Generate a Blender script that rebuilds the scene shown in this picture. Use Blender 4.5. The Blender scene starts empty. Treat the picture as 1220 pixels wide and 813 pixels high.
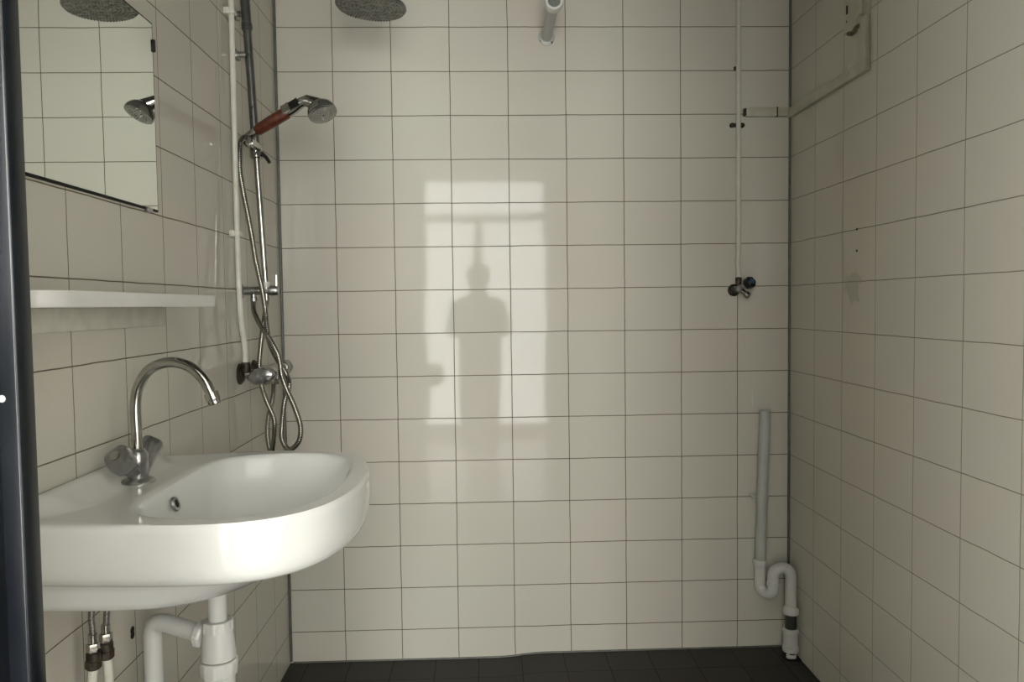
import bpy, bmesh, math, random
from mathutils import Vector, Matrix
random.seed(7)
PI = math.pi
COL = bpy.context.scene.collection
SC = bpy.context.scene

# ---------------------------------------------------------------- room dimensions (metres)
XL, XR, YB = -0.708, 1.0744, 2.7386          # left, right and back tiled walls
YF0, YF1 = 0.540, 0.660                       # front wall with the doorway
ZC = 2.50                                     # ceiling
DX0, DX1, DZ = -0.3755, 0.470, 2.15            # doorway
GX, GZ = -0.7128, 2.2044                      # grout grid origin (x of a vertical joint, z of a bed joint)
HX0, HX1, HY0, HZ = -1.7, 1.6, -2.05, 2.75    # the room the doorway opens from

# ---------------------------------------------------------------- materials
def mat(name, base=(.8,.8,.8), rough=.5, metal=0., spec=.5, coat=0.):
    m = bpy.data.materials.new(name); m.use_nodes = True
    b = m.node_tree.nodes['Principled BSDF']
    b.inputs['Base Color'].default_value = (*base, 1)
    b.inputs['Roughness'].default_value = rough
    b.inputs['Metallic'].default_value = metal
    b.inputs['Specular IOR Level'].default_value = spec
    b.inputs['Coat Weight'].default_value = coat
    return m

def nodes(m):
    nt = m.node_tree
    return nt, nt.nodes['Principled BSDF'], nt.nodes.new, nt.links.new

def noisy(m, c1, c2, scale=20, bump=0., detail=4, rough=None, stretch=(1,1,1), lo=.35, hi=.65):
    nt, b, N, L = nodes(m)
    tc = N('ShaderNodeTexCoord'); mp = N('ShaderNodeMapping'); mp.inputs['Scale'].default_value = stretch
    L(tc.outputs['Object'], mp.inputs['Vector'])
    n = N('ShaderNodeTexNoise'); n.inputs['Scale'].default_value = scale; n.inputs['Detail'].default_value = detail
    L(mp.outputs['Vector'], n.inputs['Vector'])
    r = N('ShaderNodeValToRGB'); r.color_ramp.elements[0].position = lo; r.color_ramp.elements[1].position = hi
    r.color_ramp.elements[0].color = (*c1,1); r.color_ramp.elements[1].color = (*c2,1)
    L(n.outputs['Fac'], r.inputs['Fac']); L(r.outputs['Color'], b.inputs['Base Color'])
    if bump:
        bp = N('ShaderNodeBump'); bp.inputs['Strength'].default_value = bump; bp.inputs['Distance'].default_value = .001
        L(n.outputs['Fac'], bp.inputs['Height']); L(bp.outputs['Normal'], b.inputs['Normal'])
    if rough:
        mr = N('ShaderNodeMapRange'); mr.inputs['To Min'].default_value = rough[0]; mr.inputs['To Max'].default_value = rough[1]
        L(n.outputs['Fac'], mr.inputs['Value']); L(mr.outputs['Result'], b.inputs['Roughness'])
    return m

def tile_mat(name, u_axis, u0, v0, w, h, c1, c2, grout, mortar=.0015, rough=.05, wave=.10, v_axis='Z', tilt=.004, stain=None, spec=.14):
    m = mat(name, rough=rough, spec=spec); nt, b, N, L = nodes(m)
    g = N('ShaderNodeNewGeometry'); s = N('ShaderNodeSeparateXYZ'); L(g.outputs['Position'], s.inputs[0])
    def off(ax, o, step):
        a = N('ShaderNodeMath'); a.operation = 'SUBTRACT'; L(s.outputs[ax], a.inputs[0]); a.inputs[1].default_value = o - 40*step
        return a.outputs[0]
    u, v = off(u_axis, u0, w), off(v_axis, v0, h)
    c = N('ShaderNodeCombineXYZ'); L(u, c.inputs[0]); L(v, c.inputs[1])
    # slightly wandering joints
    wn = N('ShaderNodeTexNoise'); wn.inputs['Scale'].default_value = 9; wn.inputs['Detail'].default_value = 2
    L(g.outputs['Position'], wn.inputs['Vector'])
    ws = N('ShaderNodeVectorMath'); ws.operation = 'SUBTRACT'; ws.inputs[1].default_value = (.5,.5,.5); L(wn.outputs['Color'], ws.inputs[0])
    wk = N('ShaderNodeVectorMath'); wk.operation = 'SCALE'; wk.inputs['Scale'].default_value = .0035; L(ws.outputs[0], wk.inputs[0])
    wa = N('ShaderNodeVectorMath'); wa.operation = 'ADD'; L(c.outputs[0], wa.inputs[0]); L(wk.outputs[0], wa.inputs[1])
    br = N('ShaderNodeTexBrick'); br.offset = 0; br.squash = 1
    L(wa.outputs[0], br.inputs['Vector'])
    for k, val in (('Scale',1),('Brick Width',w),('Row Height',h),('Mortar Size',mortar),('Mortar Smooth',.25),('Bias',0)):
        br.inputs[k].default_value = val
    br.inputs['Color1'].default_value = (*c1,1); br.inputs['Color2'].default_value = (*c2,1); br.inputs['Mortar'].default_value = (*grout,1)
    col = br.outputs['Color']
    # uneven grout and faint discolouration of the glaze
    dn = N('ShaderNodeTexNoise'); dn.inputs['Scale'].default_value = 2.3; dn.inputs['Detail'].default_value = 3
    L(g.outputs['Position'], dn.inputs['Vector'])
    mr = N('ShaderNodeMapRange'); mr.inputs['From Min'].default_value = .3; mr.inputs['From Max'].default_value = .7
    mr.inputs['To Min'].default_value = 0; mr.inputs['To Max'].default_value = 1; L(dn.outputs['Fac'], mr.inputs['Value'])
    tn = N('ShaderNodeMix'); tn.data_type = 'RGBA'; tn.inputs[6].default_value = (1.02,.985,.955,1); tn.inputs[7].default_value = (.985,1.0,.965,1)
    L(mr.outputs[0], tn.inputs[0])
    mx = N('ShaderNodeMix'); mx.data_type = 'RGBA'; mx.blend_type = 'MULTIPLY'; mx.inputs[0].default_value = 1
    L(col, mx.inputs[6]); L(tn.outputs[2], mx.inputs[7]); col = mx.outputs[2]
    if stain:
        for (cx, cy, cz, rad, sc, amt) in stain:
            d = N('ShaderNodeVectorMath'); d.operation = 'DISTANCE'; d.inputs[1].default_value = (cx,cy,cz)
            n2 = N('ShaderNodeTexNoise'); n2.inputs['Scale'].default_value = 30; L(g.outputs['Position'], n2.inputs['Vector'])
            L(g.outputs['Position'], d.inputs[0])
            a = N('ShaderNodeMath'); a.operation = 'MULTIPLY_ADD'; a.inputs[1].default_value = rad*1.8; L(n2.outputs['Fac'], a.inputs[0]); L(d.outputs['Value'], a.inputs[2])
            lt = N('ShaderNodeMapRange'); lt.inputs['From Min'].default_value = rad*1.75; lt.inputs['From Max'].default_value = rad*1.95
            lt.inputs['To Min'].default_value = amt; lt.inputs['To Max'].default_value = 0
            L(a.outputs[0], lt.inputs['Value'])
            m2 = N('ShaderNodeMix'); m2.data_type = 'RGBA'; L(lt.outputs[0], m2.inputs[0]); L(col, m2.inputs[6]); m2.inputs[7].default_value = (*sc,1)
            col = m2.outputs[2]
    L(col, b.inputs['Base Color'])
    rm = N('ShaderNodeMapRange'); rm.inputs['To Min'].default_value = rough; rm.inputs['To Max'].default_value = .8
    L(br.outputs['Fac'], rm.inputs['Value']); L(rm.outputs[0], b.inputs['Roughness'])
    # each tile is set at its own tiny angle
    def cell(x, step):
        d = N('ShaderNodeMath'); d.operation = 'DIVIDE'; L(x, d.inputs[0]); d.inputs[1].default_value = step
        f = N('ShaderNodeMath'); f.operation = 'FLOOR'; L(d.outputs[0], f.inputs[0]); return f.outputs[0]
    cc = N('ShaderNodeCombineXYZ'); L(cell(u,w), cc.inputs[0]); L(cell(v,h), cc.inputs[1])
    wnz = N('ShaderNodeTexWhiteNoise'); wnz.noise_dimensions = '3D'; L(cc.outputs[0], wnz.inputs['Vector'])
    sb = N('ShaderNodeVectorMath'); sb.operation = 'SUBTRACT'; sb.inputs[1].default_value = (.5,.5,.5); L(wnz.outputs['Color'], sb.inputs[0])
    sk = N('ShaderNodeVectorMath'); sk.operation = 'SCALE'; sk.inputs['Scale'].default_value = tilt; L(sb.outputs[0], sk.inputs[0])
    ad = N('ShaderNodeVectorMath'); ad.operation = 'ADD'; L(g.outputs['Normal'], ad.inputs[0]); L(sk.outputs[0], ad.inputs[1])
    nn = N('ShaderNodeVectorMath'); nn.operation = 'NORMALIZE'; L(ad.outputs[0], nn.inputs[0])
    inv = N('ShaderNodeMath'); inv.operation = 'MULTIPLY'; inv.inputs[1].default_value = -1; L(br.outputs['Fac'], inv.inputs[0])
    b1 = N('ShaderNodeBump'); b1.inputs['Strength'].default_value = .6; b1.inputs['Distance'].default_value = .0012
    L(inv.outputs[0], b1.inputs['Height']); L(nn.outputs[0], b1.inputs['Normal'])
    wv = N('ShaderNodeTexNoise'); wv.inputs['Scale'].default_value = 26; wv.inputs['Detail'].default_value = 1; L(g.outputs['Position'], wv.inputs['Vector'])
    b2 = N('ShaderNodeBump'); b2.inputs['Strength'].default_value = wave; b2.inputs['Distance'].default_value = .0006
    L(wv.outputs['Fac'], b2.inputs['Height']); L(b1.outputs['Normal'], b2.inputs['Normal'])
    L(b2.outputs['Normal'], b.inputs['Normal'])
    return m

T1, T2, GR = (.588,.569,.508), (.580,.566,.508), (.15,.115,.085)
M = {}
M['tile_back'] = tile_mat('tile_back','X',GX,GZ,.2,.15,T1,T2,GR,mortar=.0015)
M['tile_left'] = tile_mat('tile_left','Y',1.3598,GZ,.2,.15,T1,T2,(.17,.14,.105),mortar=.0014)
M['tile_right'] = tile_mat('tile_right','Y',YB-.2086,GZ,.2,.15,T1,T2,(.24,.215,.17),mortar=.0013,
        stain=[(XR,2.262,1.283,.05,(.33,.31,.27),.4)])
M['tile_front'] = tile_mat('tile_front','X',GX,GZ,.2,.15,T1,T2,GR)
M['floor'] = tile_mat('floor_tile','X',GX+.07,.04,.15,.15,(.046,.043,.037),(.039,.037,.032),(.022,.020,.017),
        mortar=.0014,rough=.42,v_axis='Y',wave=.6)
M['plaster'] = noisy(mat('plaster',rough=.9),(.80,.79,.76),(.84,.83,.80),4)
M['hall_floor'] = noisy(mat('hall_floor',rough=.18),(.11,.09,.07),(.15,.12,.095),3,stretch=(8,1,1))
M['sealant'] = noisy(mat('sealant',rough=.45),(.085,.09,.075),(.13,.13,.11),30)
M['ceramic'] = mat('white_ceramic',(.84,.85,.81),.08,coat=.15); M['ceramic'].node_tree.nodes['Principled BSDF'].inputs['Coat Roughness'].default_value=.03
noisy(M['ceramic'],(.73,.74,.715),(.70,.708,.675),7,rough=(.06,.16))
M['chrome'] = noisy(mat('chrome',metal=1,rough=.1),(.36,.355,.335),(.50,.49,.47),25,rough=(.06,.2))
M['dull_chrome'] = noisy(mat('dull_chrome',metal=1,rough=.3),(.24,.24,.23),(.50,.50,.48),60,bump=.3,rough=(.22,.5))
M['grey_tube'] = noisy(mat('grey_tube',metal=.8,rough=.28),(.14,.145,.14),(.20,.20,.19),25,rough=(.22,.36))
M['hose_metal'] = mat('hose_metal',(.31,.295,.265),.22,1)
M['braid'] = noisy(mat('steel_braid',metal=1,rough=.4),(.18,.17,.16),(.45,.43,.40),400)
M['mirror'] = mat('mirror_glass',(.86,.89,.85),.0,1)
M['mirror_edge'] = mat('mirror_edge',(.008,.009,.008),.6,spec=.2)
M['white_plastic'] = noisy(mat('white_plastic',rough=.3),(.63,.63,.60),(.68,.68,.65),12)
M['paint_white'] = noisy(mat('cream_pipe_paint',rough=.4),(.66,.65,.56),(.74,.73,.65),25,bump=.2)
M['paint_old'] = noisy(mat('old_pipe_paint',rough=.55),(.58,.565,.49),(.66,.645,.56),25,bump=.2)
M['pvc'] = noisy(mat('grey_white_pvc',rough=.35),(.42,.43,.40),(.49,.50,.47),8)
M['pvc_white'] = noisy(mat('white_pvc',rough=.3),(.60,.60,.575),(.66,.66,.63),8)
M['recess'] = mat('grey_recess',(.16,.17,.155),.5)
M['dark_pvc'] = noisy(mat('dark_grey_pvc',rough=.4),(.035,.036,.034),(.055,.055,.05),14)
M['trunk'] = noisy(mat('aged_trunking',rough=.45),(.44,.42,.34),(.52,.50,.41),14)
M['torn_shadow'] = noisy(mat('torn_shadow_brown',rough=.8),(.10,.075,.05),(.22,.17,.12),50,bump=.6)  # brown of the broken edge, with the shadow under it worked in
M['black'] = mat('black_plastic',(.009,.009,.009),.5,spec=.3)
M['hole'] = mat('dark_hole',(.006,.006,.005),.9)
M['rust'] = noisy(mat('tarnished_brass',metal=.6,rough=.5),(.02,.017,.012),(.09,.07,.05),60,bump=.4)
M['blue'] = mat('blue_cap',(.035,.07,.12),.3)
M['wood'] = noisy(mat('red_brown_grip',rough=.35),(.06,.014,.007),(.13,.032,.016),90,bump=.5,stretch=(1,1,1))
M['clear'] = noisy(mat('shower_head_lens',rough=.06,metal=.85),(.26,.26,.25),(.36,.36,.345),30)
M['face'] = noisy(mat('rain_head_face',metal=.7,rough=.35),(.10,.10,.09),(.30,.30,.27),55,bump=.5,stretch=(1,2.2,1))
M['knob'] = noisy(mat('smoky_knob',metal=.75,rough=.16),(.21,.21,.205),(.34,.34,.33),40,rough=(.1,.3))
M['frame'] = noisy(mat('navy_frame_paint',rough=.2),(.0045,.0068,.010),(.007,.0095,.0135),12)
M['chip'] = mat('bare_paint_chip',(.7,.7,.66),.6)
M['smear_pale'] = noisy(mat('pale_smear',rough=.8),(.55,.54,.5),(.66,.65,.6),90)
M['window_paint'] = mat('window_paint',(.75,.75,.73),.4)
M['jacket'] = noisy(mat('dark_jacket',rough=.9),(.05,.05,.055),(.08,.08,.085),20)
M['trousers'] = mat('trousers',(.04,.045,.07),.9)
M['skin'] = mat('skin',(.55,.36,.27),.5)
M['hair'] = mat('hair',(.03,.02,.015),.6)

# ---------------------------------------------------------------- mesh helpers
def link(name, bm, m, parent=None, smooth=True, sharp=35, origin=None):
    o_off = Vector((0,0,0))
    if parent is not None:
        p = parent
        while p is not None: o_off += p.location; p = p.parent
    elif origin is not None: o_off = Vector(origin)
    bmesh.ops.recalc_face_normals(bm, faces=bm.faces)
    bmesh.ops.translate(bm, verts=bm.verts, vec=-o_off)
    me = bpy.data.meshes.new(name); bm.to_mesh(me); bm.free()
    me.materials.append(m)
    if smooth:
        for p in me.polygons: p.use_smooth = True
        me.set_sharp_from_angle(angle=math.radians(sharp))
    o = bpy.data.objects.new(name, me); COL.objects.link(o)
    if parent is not None: o.parent = parent
    elif origin is not None: o.location = origin
    return o

def thing(name, label, cat, loc, group=None):
    o = bpy.data.objects.new(name, None); COL.objects.link(o)
    o.location = loc; o.empty_display_size = .03
    return tag(o, label, cat, group)
def tag(o, label, cat, group=None):
    o['label'] = label; o['category'] = cat
    if group: o['group'] = group
    return o
def struct(name, bm, m, **k):
    o = link(name, bm, m, **k); o['kind'] = 'structure'; return o

def box(bm, a, b, bev=0, seg=2):
    r = bmesh.ops.create_cube(bm, size=1)
    c = [(a[i]+b[i])/2 for i in range(3)]; s = [abs(b[i]-a[i]) for i in range(3)]
    for v in r['verts']: v.co = Vector((c[0]+v.co.x*s[0], c[1]+v.co.y*s[1], c[2]+v.co.z*s[2]))
    if bev:
        es = list({e for v in r['verts'] for e in v.link_edges})
        bmesh.ops.bevel(bm, geom=es, offset=bev, segments=seg, profile=.5, affect='EDGES')
    return bm
def B(a, b, bev=0, seg=2): return box(bmesh.new(), a, b, bev, seg)

def frame_axes(d):
    d = d.normalized(); u = Vector((0,0,1)) if abs(d.z) < .9 else Vector((1,0,0))
    x = d.cross(u).normalized(); return x, d.cross(x).normalized()

def tube(bm, pts, r, n=16, caps=True):
    pts = [Vector(p) for p in pts]; rs = r if isinstance(r,(list,tuple)) else [r]*len(pts)
    T = []
    for i in range(len(pts)):
        a = pts[max(i-1,0)]; b = pts[min(i+1,len(pts)-1)]; T.append((b-a).normalized())
    x, y = frame_axes(T[0]); rings = []
    for i, p in enumerate(pts):
        if i: 
            q = T[i-1].rotation_difference(T[i]); x = q @ x; y = q @ y
        rings.append([bm.verts.new(p + rs[i]*(math.cos(2*PI*k/n)*x + math.sin(2*PI*k/n)*y)) for k in range(n)])
    for i in range(len(rings)-1):
        for k in range(n): bm.faces.new((rings[i][k], rings[i][(k+1)%n], rings[i+1][(k+1)%n], rings[i+1][k]))
    if caps: bm.faces.new(rings[0][::-1]); bm.faces.new(rings[-1])
    return bm
def Tb(pts, r, n=16, caps=True): return tube(bmesh.new(), pts, r, n, caps)

def spline(pts, step=.004):
    P = [Vector(p) for p in pts]; P = [P[0]*2-P[1]] + P + [P[-1]*2-P[-2]]; out = []
    for i in range(1, len(P)-2):
        p0,p1,p2,p3 = P[i-1:i+3]; n = max(2, int((p2-p1).length/step))
        for k in range(n):
            t = k/n
            out.append(.5*((2*p1)+(-p0+p2)*t+(2*p0-5*p1+4*p2-p3)*t*t+(-p0+3*p1-3*p2+p3)*t**3))
    out.append(P[-2]); return out

def lathe(bm, c, axis, prof, n=32, fn=None):
    """prof: (distance along axis, radius); radius 0 closes."""
    c = Vector(c); ax = Vector(axis).normalized(); x, y = frame_axes(ax); rings = []
    for t, r in prof:
        if r <= 1e-6: rings.append([bm.verts.new(c+ax*t)])
        else: rings.append([bm.verts.new(c+ax*t+(r*(fn(2*PI*k/n,t) if fn else 1))*(math.cos(2*PI*k/n)*x+math.sin(2*PI*k/n)*y)) for k in range(n)])
    for a, b in zip(rings, rings[1:]):
        for k in range(n):
            k2 = (k+1)%n
            if len(a) == 1 and len(b) == 1: continue
            if len(a) == 1: bm.faces.new((a[0], b[k2], b[k]))
            elif len(b) == 1: bm.faces.new((a[k], a[k2], b[0]))
            else: bm.faces.new((a[k], a[k2], b[k2], b[k]))
    return bm
def La(c, axis, prof, n=32, fn=None): return lathe(bmesh.new(), c, axis, prof, n, fn)
def cyl(c, axis, L, r, n=32, bev=.001): return La(c, axis, [(0,0),(0,r-bev),(bev,r),(L-bev,r),(L,r-bev),(L,0)], n)
def hexn(c, axis, L, r):
    return La(c, axis, [(0,0),(0,r*.93),(.0015,r),(L-.0015,r),(L,r*.93),(L,0)], 6)

# ================================================================ SETTING
def floor_z(x):
    a = -.006; b = .006; t = min(max((x-.02)/.17,0),1); t = t*t*(3-2*t)
    return a + (b-a)*t
bm = bmesh.new(); nx, ny = 60, 20; g = []
for i in range(nx+1):
    x = XL-.02 + (XR-XL+.04)*i/nx
    g.append([(bm.verts.new((x, YF0+(YB+.02-YF0)*j/ny, floor_z(x)))) for j in range(ny+1)])
for i in range(nx):
    for j in range(ny): bm.faces.new((g[i][j], g[i+1][j], g[i+1][j+1], g[i][j+1]))
r = bmesh.ops.extrude_face_region(bm, geom=list(bm.faces))
for v in [e for e in r['geom'] if isinstance(e, bmesh.types.BMVert)]: v.co.z = -.08
struct('floor', bm, M['floor'])
M['ceiling'] = noisy(mat('grey_ceiling_paint',rough=.9),(.17,.165,.15),(.20,.195,.18),4)
struct('ceiling', B((XL-.1,YF0,ZC),(XR+.1,YB+.1,ZC+.08)), M['ceiling'], smooth=False)
struct('wall_back', B((XL-.1,YB,-.08),(XR+.1,YB+.1,ZC)), M['tile_back'], smooth=False)
struct('wall_left', B((XL-.1,YF1-.04,-.08),(XL,YB,ZC)), M['tile_left'], smooth=False)
struct('wall_right', B((XR,YF1-.04,-.08),(XR+.1,YB,ZC)), M['tile_right'], smooth=False)
bm = B((HX0,YF0,-.08),(DX0-.02,YF1,HZ)); box(bm,(DX1+.02,YF0,-.08),(HX1,YF1,HZ)); box(bm,(DX0-.02,YF0,DZ+.02),(DX1+.02,YF1,HZ))
struct('wall_front', bm, M['tile_front'], smooth=False)
# corner sealant
struct('trim_1', La((XL+.0035,YB-.0035,.002),(0,0,1),[(0,0),(0,.0052),(ZC-.01,.0052),(ZC-.01,0)],10), M['sealant'])
struct('trim_2', La((XR-.002,YB-.002,.009),(0,0,1),[(0,0),(0,.0048),(ZC-.02,.0048),(ZC-.02,0)],10), M['sealant'])
bm = bmesh.new()
tube(bm,[(XL+.01+ (XR-XL-.02)*i/60, YB-.001, floor_z(XL+.01+(XR-XL-.02)*i/60)+.001) for i in range(61)],.004,8)
struct('trim_3', bm, M['sealant'])
# steel door frame
df = thing('door_1','dark navy painted steel door frame','door frame',(DX0,YF0,0))
df['kind'] = 'structure'; del df['label']; del df['category']
for sgn, x0 in ((-1,DX0),(1,DX1)):
    bm = B((x0+sgn*.075, YF0-.014, 0.0),(x0+sgn*.016, YF1-.010, DZ), .002, 2)
    box(bm,(x0+sgn*.075, YF1-.022, 0.0),(x0, YF1+.002, DZ), .0022, 3)
    j = link('jamb', bm, M['frame'], df, smooth=True)
bm = B((DX0-.075, YF0-.014, DZ+.016),(DX1+.075, YF1-.010, DZ+.075), .002, 2)
box(bm,(DX0-.075, YF1-.022, DZ),(DX1+.075, YF1+.002, DZ+.075), .0030, 3)
link('head', bm, M['frame'], df)
# room on this side of the doorway, lit by tall glazed doors and two added windows
struct('wall_hall_right', B((HX1,HY0,-.08),(HX1+.1,YF0,HZ)), M['plaster'], smooth=False)
struct('floor_hall', B((HX0-.1,HY0-.1,-.08),(HX1+.1,YF0,-.002)), M['hall_floor'], smooth=False)
struct('ceiling_hall', B((HX0-.1,HY0-.1,HZ),(HX1+.1,YF0,HZ+.08)), M['plaster'], smooth=False)
WX0, WX1, WZ0, WZ1 = -.60, .60, .03, 2.46
SX0, SX1, SZ0, SZ1 = .80, 1.42, .55, 2.02  # unseen window opening, added to light the left and back walls
QY0, QY1, QZ0, QZ1 = -1.15, -.25, .60, 2.00  # unseen side opening, added to light the right wall
bm = B((HX0,HY0-.1,-.08),(WX0,HY0,HZ)); box(bm,(WX1,HY0-.1,-.08),(SX0,HY0,HZ)); box(bm,(SX1,HY0-.1,-.08),(HX1,HY0,HZ))
box(bm,(WX0,HY0-.1,WZ1),(WX1,HY0,HZ)); box(bm,(WX0,HY0-.1,-.08),(WX1,HY0,WZ0)); box(bm,(SX0,HY0-.1,SZ1),(SX1,HY0,HZ)); box(bm,(SX0,HY0-.1,-.08),(SX1,HY0,SZ0))
bl = B((HX0-.1,HY0,-.08),(HX0,QY0,HZ)); box(bl,(HX0-.1,QY1,-.08),(HX0,YF0,HZ)); box(bl,(HX0-.1,QY0,-.08),(HX0,QY1,QZ0)); box(bl,(HX0-.1,QY0,QZ1),(HX0,QY1,HZ))
struct('wall_hall_left', bl, M['plaster'], smooth=False)
struct('wall_hall_window', bm, M['plaster'], smooth=False)
bm = bmesh.new()
for x0,x1,z0,z1 in ((WX0,WX0+.03,WZ0,WZ1),(WX1-.03,WX1,WZ0,WZ1),(WX0,WX1,WZ1-.03,WZ1),(WX0,WX1,WZ0,WZ0+.05),(WX0,WX1,2.06,2.13),(-.11,-.02,WZ0,2.06)):
    box(bm,(x0,HY0-.07,z0),(x1,HY0-.02,z1),.004)
struct('window_1', bm, M['window_paint'])
bm = bmesh.new()
for x0,x1,z0,z1 in ((SX0,SX0+.03,SZ0,SZ1),(SX1-.03,SX1,SZ0,SZ1),(SX0,SX1,SZ1-.03,SZ1),(SX0,SX1,SZ0,SZ0+.05)):
    box(bm,(x0,HY0-.07,z0),(x1,HY0-.02,z1),.004)
struct('added_window_2', bm, M['window_paint'])  # frame of the added, unseen window beside the glazed doors
bm = bmesh.new()
for y0,y1,z0,z1 in ((QY0,QY0+.03,QZ0,QZ1),(QY1-.03,QY1,QZ0,QZ1),(QY0,QY1,QZ1-.03,QZ1),(QY0,QY1,QZ0,QZ0+.05)):
    box(bm,(HX0-.07,y0,z0),(HX0-.02,y1,z1),.004)
struct('added_window_3', bm, M['window_paint'])  # frame of the added, unseen side window

# ================================================================ WASHBASIN
BY = 1.412; RZ = .94
OUT = [(0,.270),(.1,.281),(.2,.289),(.28,.292),(.33,.287),(.375,.273),(.41,.250),(.440,.215),(.462,.17),(.476,.115),(.483,.06),(.485,0)]
INN = [(.150,0),(.150,.12),(.153,.165),(.165,.200),(.19,.228),(.23,.247),(.28,.256),(.33,.252),(.37,.235),(.405,.205),(.43,.16),(.445,.10),(.450,0)]
LOW = [(0,.235),(.12,.243),(.2,.243),(.27,.232),(.33,.205),(.38,.155),(.41,.09),(.42,0)]
LOB = [(0,.225),(.12,.232),(.2,.228),(.25,.205),(.29,.165),(.32,.115),(.335,.06),(.34,0)]
def full(h):
    p = [Vector((a,-b)) for a,b in h]; q = [Vector((a,b)) for a,b in h[::-1]]
    o = []
    for v in p+q:
        if not o or (v-o[-1]).length > 1e-5: o.append(v)
    return o
CD = Vector((.235,0)); NB = 168
def smooth_poly(poly, it=1):
    for _ in range(it):
        o = []
        for i in range(len(poly)):
            a, b = poly[i], poly[(i+1)%len(poly)]
            if (a-b).length < .045 or True:
                o += [a*.75+b*.25, a*.25+b*.75]
        poly = o
    return poly
def ring(h, s=1., cdd=None):
    poly = smooth_poly(full(h), 2) if h is not OUT and h is not LOW and h is not LOB else smooth_wall(full(h))
    out = []
    for k in range(NB):
        th = 2*PI*(k+.5)/NB; d = Vector((math.cos(th), math.sin(th))); best = 0
        for i in range(len(poly)):
            a, b = poly[i], poly[(i+1)%len(poly)]; e = b-a; den = d.x*e.y-d.y*e.x
            if abs(den) < 1e-9: continue
            w = a-CD; t = (w.x*e.y-w.y*e.x)/den; u = (w.x*d.y-w.y*d.x)/den
            if t > 0 and -1e-6 <= u <= 1+1e-6: best = max(best, t)
        out.append(CD + d*best*s)
    return out
def smooth_wall(poly):
    # chaikin, but keep the side against the wall straight
    o = []
    n = len(poly)
    for i in range(n):
        a, b = poly[i], poly[(i+1)%n]
        if a.x < 1e-6 and b.x < 1e-6: o += [a, b]
        else:
            o += [a if a.x < 1e-6 else a*.75+b*.25, b if b.x < 1e-6 else a*.25+b*.75]
    return o
def deck(d, w):
    e = max(0, min(1, (abs(w)-.195)/.045)); e = 1 - e*e*(3-2*e)
    t = max(0, min(1, (.058-d)/.035)); t = t*t*(3-2*t)
    return RZ + .024*t*e - .0*w
inner, outer = ring(INN), ring(OUT); low, lob = ring(LOW), ring(LOB)
drain_c = Vector((.218, 0))
sink = thing('washbasin','white ceramic washbasin fixed to the left wall under the shelf','washbasin',(XL,BY,.80))
bm = bmesh.new(); rings = []
def add_ring(P, zf): 
    rings.append([bm.verts.new((XL+p.x, BY+p.y, zf(p) if callable(zf) else zf)) for p in P])
def sc(P, s, c=CD): return [c+(p-c)*s for p in P]
for s, z in ((.10,.8105),(.25,.8125),(.42,.819),(.57,.830),(.70,.845),(.80,.862),(.875,.882),(.93,.904),(.965,.923),(.988,.934)):
    c = drain_c.lerp(CD, s); add_ring([c+(p-CD)*s for p in inner], z)
add_ring(inner, .9385); add_ring(sc(inner,1.018), .9405)
for t in (.16,.26,.4,.6,.8,.92): add_ring([a.lerp(b,t) for a,b in zip(inner,outer)], lambda p: deck(p.x,p.y)+.0005)
add_ring(sc(outer,.988), lambda p: deck(p.x,p.y)-.001)
add_ring(sc(outer,.998), lambda p: deck(p.x,p.y)-.005)
for s,z in ((1,.928),(1.002,.900),(1.0,.878),(.993,.863),(.978,.853),(.955,.8475),(.93,.845)): add_ring(sc(outer,s), z)
add_ring([a.lerp(b,.65) for a,b in zip(sc(outer,.93),low)], .8435)
add_ring(low, .839); add_ring([a.lerp(b,.25) for a,b in zip(low,lob)], .826)
add_ring([a.lerp(b,.62) for a,b in zip(low,lob)], .808); add_ring(lob, .797); add_ring(sc(lob,.93), .790); add_ring(sc(lob,.6), .786); add_ring(sc(lob,.12), .785)
for a, b in zip(rings, rings[1:]):
    for k in range(NB): bm.faces.new((a[k], a[(k+1)%NB], b[(k+1)%NB], b[k]))
bm.faces.new(rings[0][::-1]); bm.faces.new(rings[-1])
for v in bm.verts: v.co.x = max(v.co.x, XL+.0005)
link('basin_body', bm, M['ceramic'], sink, sharp=80)
# overflow rosette on the wall-side slope of the bowl
oc = Vector((XL+.160, BY-.035, .909)); on = Vector((1,0,.32)).normalized()
ov = link('overflow_ring', La(oc-on*.002, on, [(0,.0075),(.004,.0075),(.0045,.009),(.004,.0125),(.0015,.0135),(0,.0135)], 28), M['dull_chrome'], sink)
link('overflow_hole', La(oc-on*.001, on, [(0,0),(0,.0078),(.0025,.0078),(.0025,0)], 24), M['hole'], sink)
link('drain_grate', La((XL+.218,BY,.8095),(0,0,1),[(0,0),(0,.031),(.003,.031),(.004,.028),(.002,.012),(.002,0)],32), M['chrome'], sink)

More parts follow.
